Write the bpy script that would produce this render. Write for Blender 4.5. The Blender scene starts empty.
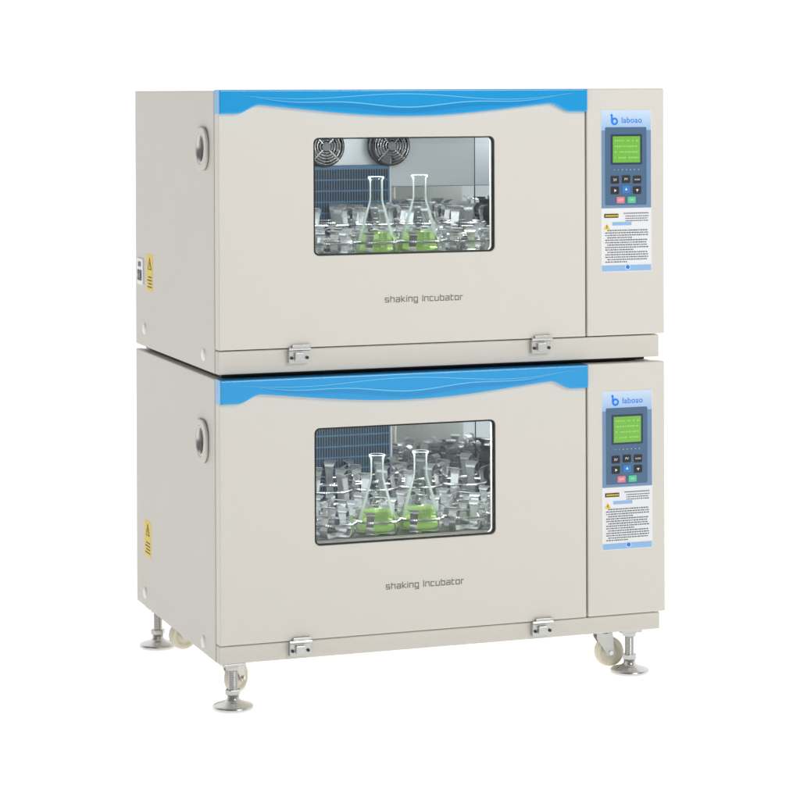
import bpy, bmesh, math, random
from mathutils import Vector, Matrix
random.seed(4)
S=bpy.context.scene
COL=S.collection
S.view_settings.view_transform='Standard'
S.view_settings.look='None'
S.view_settings.exposure=0
S.view_settings.gamma=1

# ------------------------------------------------------------ materials
def new_mat(name):
    m=bpy.data.materials.new(name); m.use_nodes=True
    nt=m.node_tree; b=nt.nodes['Principled BSDF']
    return m,nt,b
def pmat(name,col,rough=.5,metal=0,bump=0,bscale=300,var=0,emit=0,coat=0,spec=.5,trans=0,ior=1.45):
    m,nt,b=new_mat(name)
    b.inputs['Base Color'].default_value=(*col,1)
    b.inputs['Roughness'].default_value=rough
    b.inputs['Metallic'].default_value=metal
    b.inputs['Specular IOR Level'].default_value=spec
    b.inputs['Coat Weight'].default_value=coat
    b.inputs['Transmission Weight'].default_value=trans
    b.inputs['IOR'].default_value=ior
    if emit:
        b.inputs['Emission Color'].default_value=(*col,1)
        b.inputs['Emission Strength'].default_value=emit
    tc=nt.nodes.new('ShaderNodeTexCoord')
    if bump:
        n=nt.nodes.new('ShaderNodeTexNoise'); n.inputs['Scale'].default_value=bscale; n.inputs['Detail'].default_value=2
        nt.links.new(tc.outputs['Object'],n.inputs['Vector'])
        bp=nt.nodes.new('ShaderNodeBump'); bp.inputs['Strength'].default_value=bump; bp.inputs['Distance'].default_value=.0006
        nt.links.new(n.outputs['Fac'],bp.inputs['Height']); nt.links.new(bp.outputs['Normal'],b.inputs['Normal'])
    if var:
        n=nt.nodes.new('ShaderNodeTexNoise'); n.inputs['Scale'].default_value=3.5; n.inputs['Detail'].default_value=4
        nt.links.new(tc.outputs['Object'],n.inputs['Vector'])
        mr=nt.nodes.new('ShaderNodeMapRange'); mr.inputs['To Min'].default_value=rough-var; mr.inputs['To Max'].default_value=rough+var
        nt.links.new(n.outputs['Fac'],mr.inputs['Value']); nt.links.new(mr.outputs['Result'],b.inputs['Roughness'])
    return m
M={}
M['paint']=pmat('powder_coat_paint',(.665,.638,.572),.42,bump=.25,bscale=900,var=.06)
M['door']=pmat('door_paint',(.71,.682,.614),.36,bump=.2,bscale=900,var=.05)
M['blue']=pmat('blue_gloss',(.001,.33,.72),.22,coat=.4)
M['blue2']=pmat('blue_gloss_deep',(.001,.27,.63),.22,coat=.4)
M['wave']=pmat('pale_blue_line',(.14,.60,.9),.3)
M['gasket']=pmat('black_gasket',(.015,.015,.017),.5)
M['steel']=pmat('brushed_steel',(.66,.66,.65),.24,1,var=.06)
M['spring']=pmat('spring_steel',(.5,.5,.5),.25,1)
M['prong']=pmat('bent_sheet_steel',(.84,.85,.85),.19,.88,var=.05)
M['traymetal']=pmat('tray_steel',(.16,.165,.17),.3,.9,var=.08)
M['mirror']=pmat('polished_liner',(.74,.76,.78),.03,1,var=.01)
M['galv']=pmat('zinc_plate',(.55,.55,.53),.35,1,bump=.3,bscale=200)
M['liner']=pmat('chamber_liner',(.55,.57,.60),.34,.45,var=.08)
M['ventblue']=pmat('vent_blue',(.05,.14,.24),.4)
M['ventdark']=pmat('vent_slot',(.006,.01,.018),.6)
M['black']=pmat('black_plastic',(.02,.02,.022),.4)
M['grey']=pmat('grey_ink',(.16,.16,.17),.5)
M['midgrey']=pmat('grey_plastic',(.16,.155,.145),.5)
M['rimgrey']=pmat('port_shade_and_sleeve',(.38,.365,.33),.5)  # grey for the port sleeve and the painted shade line around it
M['white']=pmat('white_plastic',(.9,.9,.89),.35)
M['cream']=pmat('cream_nylon',(.72,.68,.55),.4)
M['yellow']=pmat('yellow_vinyl',(.85,.62,.02),.45)
M['lab_white']=pmat('label_white',(.84,.85,.86),.35)
M['lab_slate']=pmat('label_slate',(.075,.15,.26),.3)
M['lab_slate2']=pmat('label_slate_pale',(.18,.30,.46),.3)
M['lab_frame']=pmat('display_bezel',(.03,.05,.08),.25)
M['lcd']=pmat('lcd_green',(.17,.46,.06),.2,emit=.12)
M['lcdtxt']=pmat('lcd_bright',(.32,.66,.16),.3,emit=.15)
M['key_blue']=pmat('key_blue',(.03,.22,.6),.35)
M['key_pink']=pmat('key_pink',(.8,.22,.28),.35)
M['key_green']=pmat('key_green',(.1,.6,.32),.35)
M['ink']=pmat('black_ink',(.03,.03,.035),.5)
M['softink']=pmat('fine_print_ink',(.12,.12,.13),.5)
M['inkblue']=pmat('blue_ink',(.005,.22,.85),.4)
M['palebar']=pmat('pale_blue_bar',(.3,.52,.8),.4)
m,nt,b=new_mat('label_header'); b.inputs['Roughness'].default_value=.35
tc=nt.nodes.new('ShaderNodeTexCoord'); sp=nt.nodes.new('ShaderNodeSeparateXYZ'); cr=nt.nodes.new('ShaderNodeValToRGB')
nt.links.new(tc.outputs['Generated'],sp.inputs[0]); nt.links.new(sp.outputs['Z'],cr.inputs['Fac']); nt.links.new(cr.outputs['Color'],b.inputs['Base Color'])
cr.color_ramp.elements[0].position=.0; cr.color_ramp.elements[0].color=(.34,.54,.80,1)
cr.color_ramp.elements[1].position=1; cr.color_ramp.elements[1].color=(.62,.77,.93,1)
M['header']=m
def sheet_glass(name,tint,ior,extra=0):
    m=bpy.data.materials.new(name); m.use_nodes=True; nt=m.node_tree; nt.nodes.clear()
    o=nt.nodes.new('ShaderNodeOutputMaterial'); mx=nt.nodes.new('ShaderNodeMixShader')
    t=nt.nodes.new('ShaderNodeBsdfTransparent'); g=nt.nodes.new('ShaderNodeBsdfGlossy'); f=nt.nodes.new('ShaderNodeFresnel')
    t.inputs['Color'].default_value=(*tint,1); g.inputs['Roughness'].default_value=.01; f.inputs['IOR'].default_value=ior
    nt.links.new(f.outputs[0],mx.inputs[0]); nt.links.new(t.outputs[0],mx.inputs[1]); nt.links.new(g.outputs[0],mx.inputs[2]); nt.links.new(mx.outputs[0],o.inputs[0])
    return m
M['pane']=sheet_glass('window_glass',(.93,.95,.95),1.3)
m=bpy.data.materials.new('flask_glass'); m.use_nodes=True; nt=m.node_tree; nt.nodes.clear()
o=nt.nodes.new('ShaderNodeOutputMaterial'); mx=nt.nodes.new('ShaderNodeMixShader'); mx2=nt.nodes.new('ShaderNodeMixShader')
t=nt.nodes.new('ShaderNodeBsdfTransparent'); g=nt.nodes.new('ShaderNodeBsdfGlossy'); lw=nt.nodes.new('ShaderNodeLayerWeight'); tl=nt.nodes.new('ShaderNodeBsdfTranslucent'); df=nt.nodes.new('ShaderNodeBsdfDiffuse')
t.inputs['Color'].default_value=(.975,.99,.98,1); g.inputs['Roughness'].default_value=.02; lw.inputs['Blend'].default_value=.17
ad=nt.nodes.new('ShaderNodeMixShader'); ad.inputs[0].default_value=.5
df.inputs['Color'].default_value=(.85,.9,.88,1); tl.inputs['Color'].default_value=(.85,.9,.88,1)  # pale colour mixed into the glass edges in place of bright highlights
nt.links.new(df.outputs[0],ad.inputs[1]); nt.links.new(tl.outputs[0],ad.inputs[2])
mx2.inputs[0].default_value=.34; nt.links.new(g.outputs[0],mx2.inputs[1]); nt.links.new(ad.outputs[0],mx2.inputs[2])
nt.links.new(lw.outputs['Fresnel'],mx.inputs[0]); nt.links.new(t.outputs[0],mx.inputs[1]); nt.links.new(mx2.outputs[0],mx.inputs[2]); nt.links.new(mx.outputs[0],o.inputs[0])
M['flask']=m
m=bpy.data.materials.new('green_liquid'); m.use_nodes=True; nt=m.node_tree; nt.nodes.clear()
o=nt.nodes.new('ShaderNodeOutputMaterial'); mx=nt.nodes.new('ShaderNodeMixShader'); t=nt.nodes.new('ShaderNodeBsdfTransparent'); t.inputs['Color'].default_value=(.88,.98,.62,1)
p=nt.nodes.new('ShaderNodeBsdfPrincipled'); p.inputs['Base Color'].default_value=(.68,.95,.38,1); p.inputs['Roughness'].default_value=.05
p.inputs['Emission Color'].default_value=(.58,.95,.32,1); p.inputs['Emission Strength'].default_value=.36  # added glow brightens the liquid; it is no light source
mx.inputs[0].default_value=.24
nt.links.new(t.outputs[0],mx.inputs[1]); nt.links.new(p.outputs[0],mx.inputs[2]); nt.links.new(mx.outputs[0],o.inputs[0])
M['liquid']=m

# ------------------------------------------------------------ mesh builder
class MB:
    def __init__(s): s.v=[];s.f=[];s.m=[];s.sm=[];s.mats=[]
    def mi(s,k):
        if k not in s.mats: s.mats.append(k)
        return s.mats.index(k)
    def add(s,verts,faces,mat,smooth=False,mx=None):
        o=len(s.v); i=s.mi(mat)
        s.v+= [tuple(mx@Vector(v)) if mx else tuple(v) for v in verts]
        for f in faces: s.f.append([a+o for a in f]); s.m.append(i); s.sm.append(smooth)
        return s
    def bm(s,bm,mat,smooth=False,mx=None):
        bm.verts.ensure_lookup_table()
        s.add([v.co.copy() for v in bm.verts],[[v.index for v in f.verts] for f in bm.faces],mat,smooth,mx); bm.free(); return s
    def box(s,x0,x1,y0,y1,z0,z1,mat,bev=0,mx=None,seg=2):
        bm=bmesh.new(); bmesh.ops.create_cube(bm,size=1)
        for v in bm.verts: v.co=Vector(((x0+x1)/2+v.co.x*(x1-x0),(y0+y1)/2+v.co.y*(y1-y0),(z0+z1)/2+v.co.z*(z1-z0)))
        if bev: bmesh.ops.bevel(bm,geom=bm.edges[:],offset=bev,segments=seg,affect='EDGES',profile=.5)
        bm.verts.index_update()
        return s.bm(bm,mat,False,mx)
    def lathe(s,prof,mat,c=(0,0,0),axis='Z',n=32,smooth=True,mx=None):
        vs=[];fs=[]
        rings=[]
        for r,h in prof:
            if r<1e-7: rings.append([len(vs)]); vs.append((0,0,h))
            else:
                rings.append(list(range(len(vs),len(vs)+n)))
                vs+=[(r*math.cos(2*math.pi*i/n),r*math.sin(2*math.pi*i/n),h) for i in range(n)]
        for a,b in zip(rings,rings[1:]):
            for i in range(n):
                j=(i+1)%n
                if len(a)==1 and len(b)==1: continue
                if len(a)==1: fs.append([a[0],b[j],b[i]])
                elif len(b)==1: fs.append([a[i],a[j],b[0]])
                else: fs.append([a[i],a[j],b[j],b[i]])
        R={'Z':Matrix.Identity(4),'X':Matrix.Rotation(math.pi/2,4,'Y'),'Y':Matrix.Rotation(-math.pi/2,4,'X'),'-Y':Matrix.Rotation(math.pi/2,4,'X'),'-X':Matrix.Rotation(-math.pi/2,4,'Y')}[axis]
        m4=Matrix.Translation(c)@R
        if mx: m4=mx@m4
        return s.add(vs,fs,mat,smooth,m4)
    def cyl(s,r,h,mat,c=(0,0,0),axis='Z',n=24,bev=0,mx=None):
        b=bev
        pr=[(0,0),(r-b,0)]+([(r,b),(r,h-b)] if b else [(r,0),(r,h)])+[(r-b,h),(0,h)]
        if not b: pr=[(0,0),(r,0),(r,h),(0,h)]
        return s.lathe(pr,mat,c,axis,n,False,mx)
    def torus(s,R,r,mat,c=(0,0,0),axis='Z',n=40,k=8,mx=None):
        pr=[(R+r*math.cos(2*math.pi*i/k),r*math.sin(2*math.pi*i/k)) for i in range(k+1)]
        return s.lathe(pr,mat,c,axis,n,True,mx)
    def plate(s,loops,y0,y1,mat,bev=0,smooth=False,side=False):
        # solid sheet from loops in XZ (or in YZ, thickness along X, when side=True)
        cu=bpy.data.curves.new('c','CURVE'); cu.dimensions='2D'; cu.fill_mode='BOTH'
        cu.extrude=(y1-y0)/2-bev; cu.bevel_depth=bev; cu.bevel_resolution=2; cu.offset=-bev
        for L in loops:
            sp=cu.splines.new('POLY'); sp.points.add(len(L)-1); sp.use_cyclic_u=True
            for p,q in zip(sp.points,L): p.co=(q[0],q[1],0,1)
        ob=bpy.data.objects.new('t',cu); COL.objects.link(ob)
        dg=bpy.context.evaluated_depsgraph_get(); dg.update()
        me=bpy.data.meshes.new_from_object(ob.evaluated_get(dg))
        yc=(y0+y1)/2
        if side: s.add([(yc+v.co.z,v.co.x,v.co.y) for v in me.vertices],[list(p.vertices) for p in me.polygons],mat,smooth)
        else: s.add([(v.co.x,yc-v.co.z,v.co.y) for v in me.vertices],[list(p.vertices) for p in me.polygons],mat,smooth)
        bpy.data.objects.remove(ob); bpy.data.curves.remove(cu); bpy.data.meshes.remove(me); return s
    def text(s,txt,x0,zc,width,y,mat,sx=1.0,thick=.0003,bold=0,mx=None):
        cu=bpy.data.curves.new('t','FONT'); cu.body=txt; cu.size=1; cu.extrude=0.0; cu.offset=bold; cu.space_character=sx
        ob=bpy.data.objects.new('t',cu); COL.objects.link(ob)
        dg=bpy.context.evaluated_depsgraph_get(); dg.update()
        me=bpy.data.meshes.new_from_object(ob.evaluated_get(dg))
        xs=[v.co.x for v in me.vertices]; ys=[v.co.y for v in me.vertices]
        k=width/(max(xs)-min(xs)); xm=min(xs)
        vs=[(x0+(v.co.x-xm)*k,y,zc+(v.co.y-.33)*k) for v in me.vertices]
        s.add(vs,[list(p.vertices) for p in me.polygons],mat,False,mx)
        bpy.data.objects.remove(ob); bpy.data.curves.remove(cu); bpy.data.meshes.remove(me); return s

WL={}
def empty(name,loc,parent=None):
    o=bpy.data.objects.new(name,None); COL.objects.link(o); o.empty_display_size=.05
    WL[o.name]=Vector(loc); o.location=Vector(loc)-(WL[parent.name] if parent else Vector((0,0,0)))
    if parent: o.parent=parent
    return o
def fin(mb,name,parent=None,mx=None):
    me=bpy.data.meshes.new(name)
    vs=[Vector(v) for v in mb.v]
    if mx: vs=[mx@v for v in vs]
    lo=Vector([min(v[i] for v in vs) for i in range(3)]); hi=Vector([max(v[i] for v in vs) for i in range(3)])
    c=Vector(((lo.x+hi.x)/2,(lo.y+hi.y)/2,lo.z))
    me.from_pydata([v-c for v in vs],[],mb.f)
    for k in mb.mats: me.materials.append(M[k])
    me.polygons.foreach_set('material_index',mb.m); me.polygons.foreach_set('use_smooth',mb.sm)
    me.update()
    o=bpy.data.objects.new(name,me); COL.objects.link(o)
    WL[o.name]=c; o.location=c-(WL[parent.name] if parent else Vector((0,0,0)))
    if parent: o.parent=parent
    return o
def rrect(x0,x1,z0,z1,r,n=6):
    P=[]
    for cx,cz,a in ((x1-r,z1-r,0),(x0+r,z1-r,90),(x0+r,z0+r,180),(x1-r,z0+r,270)):
        for i in range(n+1):
            t=math.radians(a+90*i/n); P.append((cx+r*math.cos(t),cz+r*math.sin(t)))
    return P
def circ(cx,cz,r,n=40): return [(cx+r*math.cos(2*math.pi*i/n),cz+r*math.sin(2*math.pi*i/n)) for i in range(n)]
def smoothstep(a,b,x):
    t=max(0,min(1,(x-a)/(b-a))); return t*t*(3-2*t)
GL={'s':(.9,[[(.9,1),(0,1),(0,.5),(.9,.5),(.9,0),(0,0)]]),'h':(.9,[[(0,1.4),(0,0)],[(0,1),(.9,1),(.9,0)]]),
'a':(.9,[[(.05,1),(.9,1),(.9,0),(0,0),(0,.52),(.9,.52)]]),'k':(.85,[[(0,1.4),(0,0)],[(.82,1),(.15,.5),(.85,0)],[(0,.5),(.15,.5)]]),
'i':(0,[[(0,1),(0,0)],[(0,1.40),(0,1.34)]]),'n':(.9,[[(0,0),(0,1),(.9,1),(.9,0)]]),
'g':(.9,[[(.9,0),(0,0),(0,1),(.9,1),(.9,-.42),(.05,-.42)]]),'I':(0,[[(0,1.4),(0,0)]]),'c':(.8,[[(.8,1),(0,1),(0,0),(.8,0)]]),
'u':(.9,[[(0,1),(0,0),(.9,0),(.9,1)]]),'b':(.9,[[(0,1.4),(0,0),(.9,0),(.9,1),(0,1)]]),'t':(.55,[[(0,1.35),(0,0),(.55,0)],[(0,1),(.55,1)]]),
'o':(.9,[[(0,0),(0,1),(.9,1),(.9,0),(0,0)]]),'r':(.55,[[(0,0),(0,1),(.55,1)]]),' ':(.35,[])}
def techno(mb,txt,x0,x1,zbase,y,mat,th=.2,gap=.3):
    tot=sum(GL[c][0]+th+gap for c in txt)-gap
    k=(x1-x0)/tot; x=x0+th*k/2; e=0
    for c in txt:
        w,st=GL[c]
        for pl in st:
            for (ax,az),(bx,bz) in zip(pl,pl[1:]):
                d=Vector((bx-ax,bz-az)); L=d.length; d/=L; n=Vector((-d.y,d.x))*th/2
                a=Vector((ax,az))-d*th*.42; b_=Vector((bx,bz))+d*th*.42
                e+=1; yy=y-(e%6)*.00003
                P=[a-n,b_-n,b_+n,a+n]
                mb.add([(x+q.x*k,yy,zbase+q.y*k) for q in P],[[0,1,2,3]],mat)
        x+=(w+th+gap)*k

W,D=1.0807,.7576
DX=.8795
CX0,CX1,CY0,CY1=.075,.862,.037,.655

# ------------------------------------------------------------ flask clamp
def clamp_mesh(r,h,hw):
    mb=MB()
    for a in (0,math.pi/2):
        mb.box(-r*.9,r*.9,-hw,hw,.0005+a*.0005,.0016+a*.0005,'prong',0,Matrix.Rotation(a,4,'Z'))
    mb.cyl(.007,.005,'spring',(0,0,.0025),n=8)
    # smooth curved fingers: sample a profile through control points
    cp=[(r*.86,.0018),(r*.97,.006),(r*1.0,.016),(r*1.0,h*.45),(r*.93,h*.74),(r*.90,h*.86),(r*.95,h*.95),(r*1.12,h*1.0)]
    prof=[]
    for i in range(len(cp)-1):
        p0=cp[max(i-1,0)];p1=cp[i];p2=cp[i+1];p3=cp[min(i+2,len(cp)-1)]
        for k in range(3):
            t=k/3
            prof.append(tuple(.5*((2*p1[j])+(-p0[j]+p2[j])*t+(2*p0[j]-5*p1[j]+4*p2[j]-p3[j])*t*t+(-p0[j]+3*p1[j]-3*p2[j]+p3[j])*t**3) for j in (0,1)))
    prof.append(cp[-1])
    t=.0015; N=len(prof)
    for k in range(4):
        R=Matrix.Rotation(math.pi/2*k,4,'Z')
        outer=[];inner=[]
        for i,(a,z) in enumerate(prof):
            a2,z2=prof[min(i+1,N-1)]; a1,z1=prof[max(i-1,0)]
            d=Vector((a2-a1,z2-z1)).normalized(); nrm=Vector((d.y,-d.x))*t
            q=i/(N-1); ww=hw*(1.0-.25*math.sin(math.pi*min(1,q*1.25)) + (.30*smoothstep(.75,.92,q)))
            outer+=[(a,-ww,z),(a,ww,z)]; inner+=[(a-nrm.x,-ww,z-nrm.y),(a-nrm.x,ww,z-nrm.y)]
        for S_,fl in ((outer,False),(inner,True)):
            fs=[[2*i,2*i+1,2*i+3,2*i+2] for i in range(N-1)]
            if fl: fs=[f[::-1] for f in fs]
            mb.add(S_,fs,'prong',True,R)
        n2=len(outer); ed=[]
        for i in range(N-1):
            ed.append([2*i,2*i+2,n2+2*i+2,n2+2*i]); ed.append([2*i+1,n2+2*i+1,n2+2*i+3,2*i+3])
        ed.append([2*N-2,2*N-1,n2+2*N-1,n2+2*N-2])
        mb.add(outer+inner,ed,'prong',False,R)
    n=132; k=8; vs=[];fs=[]; Rr=r*.97+.0036
    for i in range(n):
        a=2*math.pi*i/n; rad=.0036 if i%2 else .0020
        for j in range(k):
            q=2*math.pi*j/k
            vs.append(((Rr+rad*math.cos(q))*math.cos(a),(Rr+rad*math.cos(q))*math.sin(a),h*.58+rad*math.sin(q)))
    for i in range(n):
        for j in range(k):
            i2=(i+1)%n;j2=(j+1)%k
            fs.append([i*k+j,i2*k+j,i2*k+j2,i*k+j2])
    mb.add(vs,fs,'spring',False)
    return mb

# ------------------------------------------------------------ incubator
def incubator(name,zb,H,hasfeet,lbl,specs):
    root=empty(name,(W/2,D/2,zb-(.103 if hasfeet else .0095)))
    root['label']=lbl; root['category']='incubator'; root['group']='stacked shaking incubators'
    zt=zb+H; dz=zb+specs['db']; py,pz2=specs['port']
    WC=W-.009
    mb=MB()
    mb.plate([[(.036,zb),(D,zb),(D,zt-.002),(.036,zt-.002)],circ(py,pz2,.030)],0,.018,'paint',.0025,side=True)
    mb.box(WC-.018,WC-.001,.036,D,zb,zt-.002,'paint',.003)
    mb.box(.0181,WC-.0181,.036,D-.001,zt-.02,zt-.0025,'paint',.002)
    mb.box(.0181,WC-.0181,.036,D-.001,zb+.0005,zb+.018,'paint',.002)
    mb.box(.0181,WC-.0181,D-.02,D-.0015,zb+.0181,zt-.0201,'paint')
    mb.plate([[(.0182,zb+.0182),(WC-.0182,zb+.0182),(WC-.0182,zt-.0202),(.0182,zt-.0202)],rrect(CX0,CX1,zb+.09,zt-.05,.01)],.0385,.05,'paint')
    fin(mb,'cabinet',root)
    mb=MB(); mb.box(.0015,WC-.001,.009,.0345,zb,dz-.003,'paint',.0025); fin(mb,'kick_plate',root)
    c0,c1=zb+.09,zt-.05
    mb=MB()
    mb.box(CX0-.004,CX0,.052,CY1,c0,c1,'liner'); mb.box(CX1,CX1+.004,.052,CY1,c0,c1,'mirror')
    mb.box(CX0-.004,CX1+.004,.052,CY1,c1,c1+.004,'liner'); mb.box(CX0-.004,CX1+.004,.052,CY1,c0-.004,c0,'liner')
    mb.box(CX0-.004,CX1+.004,CY1+.0002,CY1+.004,c0-.004,c1+.004,'liner')
    zm=specs['mirror']
    mb.box(.628,CX1-.001,CY1-.006,CY1-.0005,c0+.001,zm,'mirror',.0008)
    mb.box(.628,CX1-.001,CY1-.006,CY1-.0005,zm+.0005,c1-.001,'liner',.0003)
    mb.box(.622,.627,CY1-.032,CY1-.001,c0,c1,'liner',.001)
    fin(mb,'chamber_liner',root)
    vz=zb+.438
    mb=MB(); mb.box(.2,.621,CY1-.034,CY1-.001,c0+.001,vz,'ventblue',.002)
    zz=vz-.010
    while zz>c0+.03:
        x=.204
        while x<.616:
            mb.box(x,x+.0042,CY1-.0352,CY1-.0338,zz-.024,zz,'ventdark'); x+=.0068
        zz-=.0275
    fin(mb,'vent_panel',root)
    for fx in (.447,.62):
        fz=zb+.486; y=CY1-.05
        f=empty('circulation_fan',(fx,CY1-.02,fz),root)
        mb=MB(); mb.lathe([(.0465,0),(.050,0),(.050,.028),(.0465,.028),(.0465,0)],'black',(fx,y,fz),'Y',36)
        mb.lathe([(0,0),(.049,0)],'black',(fx,CY1-.0105,fz),'Y',36,False)
        fin(mb,'fan_housing',f)
        mb=MB(); mb.cyl(.016,.016,'black',(fx,y+.004,fz),'Y',20,.002)
        for k in range(7):
            R=Matrix.Translation((fx,y+.012,fz))@Matrix.Rotation(2*math.pi*k/7,4,'Y')@Matrix.Translation((.029,0,0))@Matrix.Rotation(.6,4,'X')
            mb.box(-.016,.016,-.0008,.0008,-.010,.010,'grey',0,R)
        fin(mb,'fan_rotor',f)
        mb=MB()
        for R_ in (.016,.023,.030,.037,.044): mb.torus(R_,.0009,'spring',(fx,y-.006,fz),'Y',40,6)
        for k in range(4):
            R=Matrix.Translation((fx,y-.0035,fz))@Matrix.Rotation(math.pi/4+math.pi/2*k,4,'Y')
            mb.box(.010,.050,-.001,.001,-.0011,.0011,'spring',0,R)
        mb.cyl(.011,.002,'grey',(fx,y-.008,fz),'Y',20)
        fin(mb,'fan_guard',f)
    mb=MB(); mb.box(.2,.72,.075,.10,c1-.016,c1-.0005,'white',.003); fin(mb,'lamp_housing',root)
    pz=zb+.2455
    plat=empty('shaker_platform',(.465,.33,pz-.03),root)
    mb=MB(); mb.box(.085,.852,.066,.635,pz-.004,pz,'traymetal',.001)
    mb.box(.085,.852,.064,.0655,pz-.02,pz+.003,'steel'); mb.box(.085,.852,.6355,.637,pz-.02,pz+.007,'steel')
    mb.box(.3,.6,.2,.45,pz-.1,pz-.0045,'galv',.004)
    fin(mb,'tray',plat)
    small=big=None
    spots=[(.092+.106*i+(.053 if r%2 else 0),.122+.097*r,0) for r in range(3) for i in range(8) if .092+.106*i+(.053 if r%2 else 0)<.81]
    spots+=[(.16+.116*i+.03*(r),.427+.13*r,1) for r in range(2) for i in range(6)]
    for x,y,kind in spots:
        if x<.13:
            continue
        src=big if kind else small
        if src is None:
            mb=clamp_mesh(.055,.098,.0125) if kind else clamp_mesh(.0500,.055,.0115)
            src=fin(mb,'flask_clamp',plat)
            if kind: big=src
            else: small=src
            o=src
        else:
            o=src.copy(); COL.objects.link(o); o.parent=plat
        o.location=Vector((x,y,pz+.0005))-WL[plat.name]
        o.rotation_euler=(0,0,math.pi/4+(random.uniform(-.16,.16) if not(y<.13 and .4<x<.53) else .1))
    # door
    door=empty('door',(DX/2,.017,dz),root)
    wz0,wz1=specs['wz']; wx0,wx1=.2206,.6535
    mb=MB()
    mb.plate([[(.001,dz),(DX,dz),(DX,zt-.004),(.001,zt-.004)],rrect(wx0,wx1,wz0,wz1,.012)],.0,.033,'door',.0025)
    fin(mb,'door_panel',door)
    mb=MB()
    mb.plate([rrect(wx0+.0005,wx1-.0005,wz0+.0005,wz1-.0005,.012),rrect(wx0+.003,wx1-.003,wz0+.003,wz1-.003,.010)],.0005,.014,'gasket',.0004)
    fin(mb,'window_gasket',door)
    mb=MB(); mb.box(wx0+.003,wx1-.003,.006,.0065,wz0+.003,wz1-.003,'pane'); fin(mb,'window_glass',door)
    n=150
    def low(x):
        a=smoothstep(.040,.095,x)*(1-smoothstep(DX-.095,DX-.040,x))
        mid=.031+.029*math.sin(math.pi*max(0,min(1,(x-.05)/(DX-.10))))**1.3
        return .053*(1-a)+mid*a
    L=[(.000,zt),(.000,zt-.053)]+[(DX*i/n,zt-low(DX*i/n)) for i in range(1,n)]+[(DX+.001,zt-.053),(DX+.001,zt)]
    mb=MB(); mb.plate([L],-.013,.0335,'blue',.0035)
    w1=lambda t:.016+.020*math.sin(math.pi*t)+.004*math.sin(5*math.pi*t)
    w2=lambda t:.011+.009*math.sin(3.0*math.pi*t+.3)*(.6+.4*t)+.012*t*(1-t)*2
    up=[];dn=[]
    for i in range(61):
        x=.09+.70*i/60
        a=w1((x-.08)/.72); e=math.sin(math.pi*i/60)**.5
        b_=a+e*.013
        up.append((x,zt-a)); dn.append((x,zt-b_-.0001))
    mb.plate([up+dn[::-1]],-.0133,-.0125,'blue2')
    fin(mb,'handle_trim',door)
    mb=MB()
    def wave(fn,x0,x1,th,mat):
        n=70; up=[];dn=[]
        for i in range(n+1):
            x=x0+(x1-x0)*i/n; t=i/n; e=math.sin(math.pi*t)**.5
            z=zt-fn(t); up.append((x,z+th*e*.5+.0001)); dn.append((x,z-th*e*.5-.0001))
        mb.plate([up+dn[::-1]],-.0138,-.0128,mat)
    wave(w1,.08,.80,.0024,'wave')
    wave(w2,.05,.85,.0016,'wave')
    fin(mb,'trim_wave_line',door)
    mb=MB(); techno(mb,'shaking Incubator',.387,.575,specs['tz'],-.0005,'grey')
    fin(mb,'door_lettering',door)
    for hx in (.184,.767):
        mb=MB()
        mb.box(hx-.024,hx+.024,-.004,.0105,dz-.034,dz-.006,'galv',.0012)
        mb.box(hx-.017,hx+.024,-.007,-.0005,dz+.001,dz+.007,'galv',.001)
        mb.cyl(.0038,.05,'steel',(hx-.025,-.006,dz-.002),'X',14)
        mb.box(hx-.012,hx+.010,-.012,-.004,dz-.028,dz-.010,'galv',.002)
        for sx in (-.018,.018): mb.cyl(.0036,.003,'ink',(hx+sx,-.004,dz-.022),'-Y',10)
        fin(mb,'hinge',root)
    # control cover
    cp=empty('control_panel',((DX+W)/2,.017,dz),root)
    mb=MB(); mb.box(DX+.0045,W,.0,.0345,dz,zt,'door',.003,seg=3); fin(mb,'panel_cover',cp)
    lx0,lx1=.9194,1.0481; lz0,lz1=specs['lz']
    sx=(lx1-lx0)/50; sz=(lz1-lz0)/160
    X=lambda u:lx0+u*sx
    Z=lambda v:lz1-v*sz
    def rect(mb,u0,u1,v0,v1,y,mat,r=0,t=.0004):
        if r: mb.plate([rrect(X(u0),X(u1),Z(v1),Z(v0),r)],y,y+t,mat)
        else: mb.box(X(u0),X(u1),y,y+t,Z(v1),Z(v0),mat)
    mb=MB(); rect(mb,0,50,0,160,-.0005,'lab_white',.002,.0004); fin(mb,'keypad_label',cp)
    mb=MB(); rect(mb,.4,49.6,.6,20,-.0009,'header'); fin(mb,'label_header',cp)
    mb=MB(); rect(mb,.4,49.6,20,97,-.0009,'lab_slate2'); rect(mb,4,45,17,94,-.0013,'lab_slate',.003)
    fin(mb,'keypad_field',cp)
    mb=MB(); rect(mb,9.5,40.5,24,54,-.0017,'lab_frame',.002); rect(mb,11.5,38.5,26,52,-.0021,'lcd')
    rr=random.Random(7)
    for k in range(4):
        v=29.5+k*5.6; u=13.5
        while u<36:
            w=rr.choice((.8,1.2,1.6)); rect(mb,u,min(u+w,37),v,v+1.5,-.0024,'lcdtxt',0,.0002); u+=w+.7
            if rr.random()<.15: u+=2
    fin(mb,'display',cp)
    mb=MB()
    mb.text('laboao',X(20.5),Z(10),20*sx,-.0012,'inkblue',1.05,bold=.008)
    cx,cz=X(13.4),Z(11.2)
    mb.plate([circ(cx,cz,.0088,36),circ(cx+.0003,cz+.0002,.0042,28)],-.0013,-.001,'inkblue')
    mb.box(cx-.0088,cx-.0046,-.00135,-.0011,cz,cz+.0145,'inkblue')
    mb.plate([circ(cx-.0074,cz+.0142,.0030,20)],-.0014,-.00105,'inkblue')
    fin(mb,'logo',cp)
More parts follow.
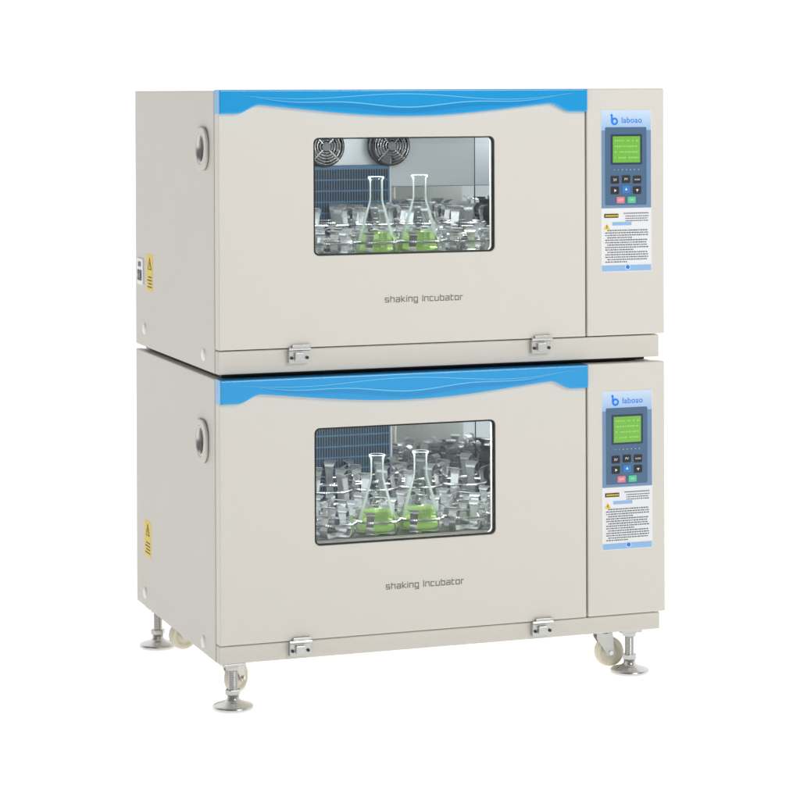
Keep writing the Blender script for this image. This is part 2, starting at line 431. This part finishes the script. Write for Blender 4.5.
    def key(u,v,mat,sym,w=8,h=7.6):
        mb=MB(); mb.plate([rrect(X(u-w/2),X(u+w/2),Z(v+h/2),Z(v-h/2),.0022)],-.0026,-.0012,mat,.0005)
        y=-.0028
        cx,cz=X(u),Z(v)
        if sym in('r','u','d'):
            a={'r':0,'u':90,'d':-90}[sym]; k=.004
            P=[(cx+k*math.cos(math.radians(a+q)),cz+k*math.sin(math.radians(a+q))) for q in (0,120,240)]
            mb.add([(p[0],y,p[1]) for p in P],[[0,2,1]],'lab_white')
        else:
            f=.42 if len(sym)==2 else .66
            mb.text(sym,cx-w*sx*f/2,cz,w*sx*f,y,'lab_white',bold=.004)
        fin(mb,'key',cp)
    key(13.5,69,'black','SV'); key(24.5,68.5,'black','PV'); key(35.5,69,'black','MODE')
    key(13.5,79.5,'black','r'); key(24.5,78.5,'key_blue','u'); key(35.5,79.5,'black','d')
    key(19,89,'key_pink','OFF',8,6.5); key(30,89,'key_green','ON',8,6.5)
    mb=MB()
    for u in (13,17,21,25,29,33,37): mb.cyl(.0010,.0003,'lcdtxt' if u<20 else 'lab_white',(X(u),-.0013,Z(59)),'-Y',8)
    fin(mb,'indicator_dots',cp)
    mb=MB(); y=-.0009
    rect(mb,3,17,102.5,106.5,y,'ink')
    u=4.2
    while u<15.5:
        rect(mb,u,u+1.1,103.6,105.4,y-.0003,'yellow',0,.0002); u+=1.6
    mb.add([(X(2.5),y,Z(118)),(X(8.7),y,Z(118)),(X(5.6),y,Z(112.2))],[[0,1,2]],'yellow')
    mb.box(X(5.3),X(5.9),y-.0004,y-.0002,Z(117),Z(114),'ink')
    rect(mb,22,47,101.9,102.7,y,'softink'); 
    rect(mb,11,30,110.8,114.2,y,'palebar')
    rr=random.Random(3)
    for k in range(14):
        v=118.5+k*2.4; u=4 if k%3 else 6; end=rr.choice((46,47,45)) if k%5!=3 else rr.uniform(22,36)
        while u<end:
            w=rr.uniform(.7,2.4); rect(mb,u,min(end+.5,u+w),v,v+1.05,y,'softink',0,.0002); u+=w+rr.uniform(.4,.7)
    for v in (105,107.3,109.6): 
        u=24
        while u<46:
            w=rr.uniform(.7,2.2); rect(mb,u,u+w,v-.4,v+.5,y,'softink',0,.0002); u+=w+.5
    rect(mb,.6,49.4,153.5,159.4,y,'palebar'); mb.cyl(.0065,.0006,'lab_white',(X(26),y,Z(155.5)),'-Y',20); mb.cyl(.005,.0004,'inkblue',(X(26),y-.0006,Z(155.5)),'-Y',20)
    fin(mb,'notice_print',cp)
    # access port: real hole in the cabinet side with a moulded surround and a recessed stopper
    mb=MB()
    mb.plate([rrect(py-.0530,py+.0530,pz2-.0490,pz2+.0490,.040,10),circ(py,pz2,.0292)],-.0012,-.0002,'rimgrey',0,side=True)  # grey underplate painted as a shadow groove around the surround
    mb.plate([rrect(py-.052,py+.052,pz2-.048,pz2+.048,.039,10),circ(py,pz2,.0345)],-.008,-.0013,'paint',.0028,side=True)
    mb.lathe([(.0345,-.0065),(.0325,-.008),(.0305,-.0070),(.0292,.002)],'galv',(0,py,pz2),'X',40)
    mb.lathe([(.0292,.002),(.0292,.05)],'rimgrey',(0,py,pz2),'X',40)
    mb.lathe([(0,.051),(.0295,.051)],'midgrey',(0,py,pz2),'X',40,False)
    mb.lathe([(0,.010),(.015,.010),(.018,.012),(.0185,.05)],'galv',(0,py+.003,pz2-.003),'X',28)
    mb.lathe([(0,.006),(.0065,.006),(.0072,.007),(.0072,.010)],'black',(0,py+.003,pz2-.003),'X',20)
    fin(mb,'access_port',root)
    for cy,cz in specs['caps']:
        mb=MB(); mb.lathe([(0,.004),(.010,.0036),(.0135,.002),(.014,0)],'white',(0,cy,cz),'-X',24); fin(mb,'screw_cap',root)
    y0,y1,z0,z1=specs['stick']
    mb=MB(); mb.box(-.0004,.0,y0,y1,z0,z1,'yellow'); zc=(z0+z1)/2+.02; yc=(y0+y1)/2
    mb.add([(-.0007,yc+.02,zc-.013),(-.0007,yc-.02,zc-.013),(-.0007,yc,zc+.018)],[[0,1,2]],'ink')
    mb.add([(-.0009,yc+.013,zc-.0105),(-.0009,yc-.013,zc-.0105),(-.0009,yc,zc+.011)],[[0,1,2]],'yellow')
    mb.box(-.0012,-.0010,yc-.002,yc+.002,zc-.008,zc+.005,'ink')
    for k in range(4): mb.box(-.0007,-.0005,y0+.008,y1-.008-.008*(k%2),z0+.008+k*.008,z0+.011+k*.008,'ink')
    fin(mb,'warning_sticker',root)
    if specs['sock']:
        mb=MB(); y,z=.706,zb+.182
        mb.box(-.003,0,y-.03,y+.03,z-.032,z+.032,'white',.001)
        mb.box(-.0042,-.003,y-.019,y+.019,z-.022,z+.004,'black',.0005)
        for dy in (-.01,0,.01): mb.box(-.006,-.0042,y+dy-.0012,y+dy+.0012,z-.014,z-.004,'steel')
        mb.box(-.0042,-.003,y-.012,y+.012,z+.012,z+.024,'grey',.0005)
        fin(mb,'power_inlet',root)
    if hasfeet:
        g=-.103
        for fx,fy in ((.038,.029),(.034,.682),(1.006,.038),(1.03,.69)):
            f=empty('levelling_foot',(fx,fy,g),root)
            mb=MB(); mb.lathe([(0,0),(.043,0),(.0455,.002),(.0455,.007),(.042,.010),(.020,.017),(.014,.022),(.013,.03),(0,.03)],'steel',(fx,fy,g),'Z',40); fin(mb,'foot_pad',f)
            mb=MB(); pr=[(0,.024)]
            z=.026
            while z<.098: pr+=[(.0113,z),(.0095,z+.0014)]; z+=.0028
            pr+=[(0,z)]
            mb.lathe(pr,'steel',(fx,fy,g),'Z',24,False)
            mb.lathe([(0,.032),(.017,.032),(.0175,.033),(.0175,.042),(.017,.043),(0,.043)],'galv',(fx,fy,g),'Z',6,False)
            mb.lathe([(0,.086),(.0165,.086),(.0172,.087),(.0172,.0945),(0,.0945)],'galv',(fx,fy,g),'Z',6,False)
            mb.box(fx-.026,fx+.026,fy-.016,fy+.026,-.0085,-.0005,'galv',.002)
            fin(mb,'threaded_rod',f)
        for wx,wy,a in ((.080,.150,.75),(.080,.615,.15),(.978,.093,-.15),(.99,.62,.4)):
            cx=wx-.013*math.cos(a); cy=wy-.013*math.sin(a)
            c=empty('caster',(cx,cy,g+.005),root)
            T=Matrix.Translation((cx,cy,0))@Matrix.Rotation(a,4,'Z')
            mb=MB()
            mb.box(-.03,.03,-.026,.026,-.0045,-.0008,'galv',.001,T)
            mb.lathe([(0,-.018),(.019,-.018),(.023,-.013),(.023,-.008),(.018,-.005),(0,-.005)],'galv',(0,0,0),'Z',24,True,T)
            for s in (-1,1):
                y=s*.0175
                T2=T@Matrix.Translation((.0,y,0))
                vs=[(-.02,-.0012,-.016),(.018,-.0012,-.016),(.022,-.0012,-.068),(.008,-.0012,-.072),(-.02,-.0012,-.03)]
                vs2=[(a_,.0012,c_) for a_,_,c_ in vs]
                n=5; mb.add(vs+vs2,[[0,1,2,3,4],[9,8,7,6,5]]+[[i,(i+1)%n+0,(i+1)%n+n,i+n][::-1] for i in range(n)],'galv',False,T2)
            mb.cyl(.005,.045,'steel',(.013,-.0225,-.063),'Y',12,0,T)
            mb.box(-.021,.018,-.0185,.0185,-.019,-.016,'galv',.001,T)
            fin(mb,'fork',c)
            mb=MB(); mb.lathe([(0,-.013),(.009,-.013),(.010,-.0105),(.021,-.0095),(.024,-.013),(.031,-.013),(.0335,-.010),(.035,-.003),(.035,.003),(.0335,.010),(.031,.013),(.024,.013),(.021,.0095),(.010,.0105),(.009,.013),(0,.013)],'cream',(.013,0,-.063),'Y',36,True,T)
            fin(mb,'wheel',c)
    else:
        mb=MB(); mb.box(.02,WC-.02,.05,D-.02,zb-.0095,zb-.0005,'black'); fin(mb,'dark_gap_spacer',root)  # black block added to darken the gap between the units
    l=bpy.data.lights.new('chamber_lamp','AREA'); l.shape='RECTANGLE'; l.size=.5; l.size_y=.02; l.energy=specs['lamp']; l.color=(.95,1,1)
    lo=bpy.data.objects.new('chamber_lamp',l); COL.objects.link(lo); lo.parent=root
    lo.location=Vector((.46,.0875,c1-.018))-WL[root.name]; lo.rotation_euler=(math.radians(20),0,0)
    return root,pz

up,pzu=incubator('shaking_incubator',.6379,.6271,False,'beige shaking incubator with blue door trim stacked on another',
  dict(db=.0544,wz=(.8952,1.1575),tz=.787,lz=(.8396,1.2152),port=(.124,1.134),
       caps=((.668,.682),(.124,.672)),stick=(.585,.645,.778,.867),sock=True,lamp=5.2,mirror=1.02))
lw_,pzl=incubator('shaking_incubator',0.0,.6274,True,'beige shaking incubator on levelling feet and casters under another',
  dict(db=.0426,wz=(.2496,.5110),tz=.142,lz=(.1938,.5627),port=(.134,.478),
       caps=((.135,.026),(.67,.035)),stick=(.612,.675,.128,.215),sock=False,lamp=6,mirror=.50))

# ------------------------------------------------------------ flasks
def flask(x,y,z,lbl,level=.045,k_=1.0):
    root=empty('erlenmeyer_flask',(x,y,z)); root['label']=lbl; root['category']='flask'; root['group']='flasks with green liquid'
    out=[(0,0),(.041,0),(.0455,.0015),(.0475,.006),(.0468,.014),(.0435,.026),(.0355,.054),(.0255,.088),(.0195,.108),(.0160,.120),(.0150,.128),(.0150,.166),(.0160,.171),(.0185,.174),(.0188,.177),(.0168,.1785)]
    out=[(r*k_,h*.965*k_**.4) for r,h in out]
    inn=[(max(0,r-.0014),h+.0012 if i<4 else h) for i,(r,h) in enumerate(out)][:-2]
    mb=MB(); mb.lathe(out+inn[::-1],'flask',(x,y,z),'Z',48); fin(mb,'flask_body',root)
    liq=[(0,.0018)]
    for r,h in inn[1:]:
        if h<level: liq.append((r-.0005,h+.0005))
    for (r0,h0),(r1,h1) in zip(inn,inn[1:]):
        if h0<level<=h1: rl=r0+(r1-r0)*(level-h0)/(h1-h0)
    liq+=[(rl-.0005,level),(rl-.002,level-.0007),(0,level-.0009)]
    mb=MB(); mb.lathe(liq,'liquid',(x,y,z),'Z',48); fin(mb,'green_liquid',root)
    mb=MB()
    for k in range(5):
        h=.055+k*.012
        for (r0,h0),(r1,h1) in zip(out,out[1:]):
            if h0<h<=h1: rr=r0+(r1-r0)*(h-h0)/(h1-h0)+.0003
        a0=-2.1; vs=[]
        for j in range(5):
            a=a0+ (.10 if k%2 else .2)*j/4*1.6
            vs+=[(x+rr*math.cos(a),y+rr*math.sin(a),z+h-.0006),(x+rr*math.cos(a),y+rr*math.sin(a),z+h+.0006)]
        mb.add(vs,[[2*j,2*j+2,2*j+3,2*j+1] for j in range(4)],'white')
    fin(mb,'graduation_marks',root)
    return root
for zz,wd in ((pzu+.0085,'upper'),(pzl+.0085,'lower')):
    flask(.410,.122,zz,'clear glass flask of green liquid clamped in %s incubator'%wd,k_=1.02)
    flask(.516,.122,zz,'clear glass flask of green liquid clamped in %s incubator'%wd,k_=1.06)

# ------------------------------------------------------------ floor
m,nt,b=new_mat('glowing_white_sweep'); b.inputs['Base Color'].default_value=(.9,.9,.9,1); b.inputs['Roughness'].default_value=.6
b.inputs['Emission Color'].default_value=(1,1,1,1); b.inputs['Emission Strength'].default_value=.62  # floor glow added to keep it white and fill from below
M['glow_sweep']=m
mb=MB(); mb.lathe([(60,-.103),(0,-.103)][::1],'glow_sweep',(0,0,0),'Z',64,False)
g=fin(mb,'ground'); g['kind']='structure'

# ------------------------------------------------------------ world
w=bpy.data.worlds.new('World'); S.world=w; w.use_nodes=True; nt=w.node_tree
bg=nt.nodes['Background']; tc=nt.nodes.new('ShaderNodeTexCoord'); cr=nt.nodes.new('ShaderNodeValToRGB'); mr=nt.nodes.new('ShaderNodeMapRange')
dp=nt.nodes.new('ShaderNodeVectorMath'); dp.operation='DOT_PRODUCT'; dp.inputs[1].default_value=(.5,.866,0)
nt.links.new(tc.outputs['Generated'],dp.inputs[0]); nt.links.new(dp.outputs['Value'],mr.inputs['Value'])
mr.inputs['From Min'].default_value=-1; mr.inputs['From Max'].default_value=1
nt.links.new(mr.outputs['Result'],cr.inputs['Fac']); nt.links.new(cr.outputs['Color'],bg.inputs['Color'])
cr.color_ramp.elements[0].position=.4; cr.color_ramp.elements[0].color=(.19,.19,.20,1)
cr.color_ramp.elements[1].position=.72; cr.color_ramp.elements[1].color=(1,1,1,1)
bg.inputs['Strength'].default_value=1.06
def area(name,loc,target,size,sy,e,col=(1,1,1)):
    l=bpy.data.lights.new(name,'AREA'); l.shape='RECTANGLE'; l.size=size; l.size_y=sy; l.energy=e; l.color=col
    o=bpy.data.objects.new(name,l); COL.objects.link(o); o.location=loc
    o.rotation_euler=(Vector(target)-Vector(loc)).to_track_quat('-Z','Y').to_euler()
area('softbox_key',(1.9,-4.0,2.9),(.5,0,.8),1.8,1.4,72,(1,.995,.98))
area('softbox_side',(-4.6,-1.6,2.2),(0,.4,.6),2.2,2.2,6)

# ------------------------------------------------------------ camera
cam=bpy.data.cameras.new('Camera'); co=bpy.data.objects.new('Camera',cam); COL.objects.link(co); S.camera=co
yaw,pi_,roll=-.33899,-.0031268,-.0034991
f=Vector((math.sin(-yaw)*math.cos(pi_),math.cos(-yaw)*math.cos(pi_),math.sin(pi_)))
r=f.cross(Vector((0,0,1))).normalized(); u=r.cross(f)
r2=r*math.cos(roll)+u*math.sin(roll); u2=-r*math.sin(roll)+u*math.cos(roll)
mx=Matrix(((r2.x,u2.x,-f.x,-1.4749),(r2.y,u2.y,-f.y,-5.2487),(r2.z,u2.z,-f.z,1.259),(0,0,0,1)))
co.matrix_world=mx
cam.sensor_width=36; cam.lens=2480.3/800*36
cam.shift_x=(400-379.4)/800; cam.shift_y=-(400-99.8)/800
cam.clip_end=200; cam.clip_start=.05
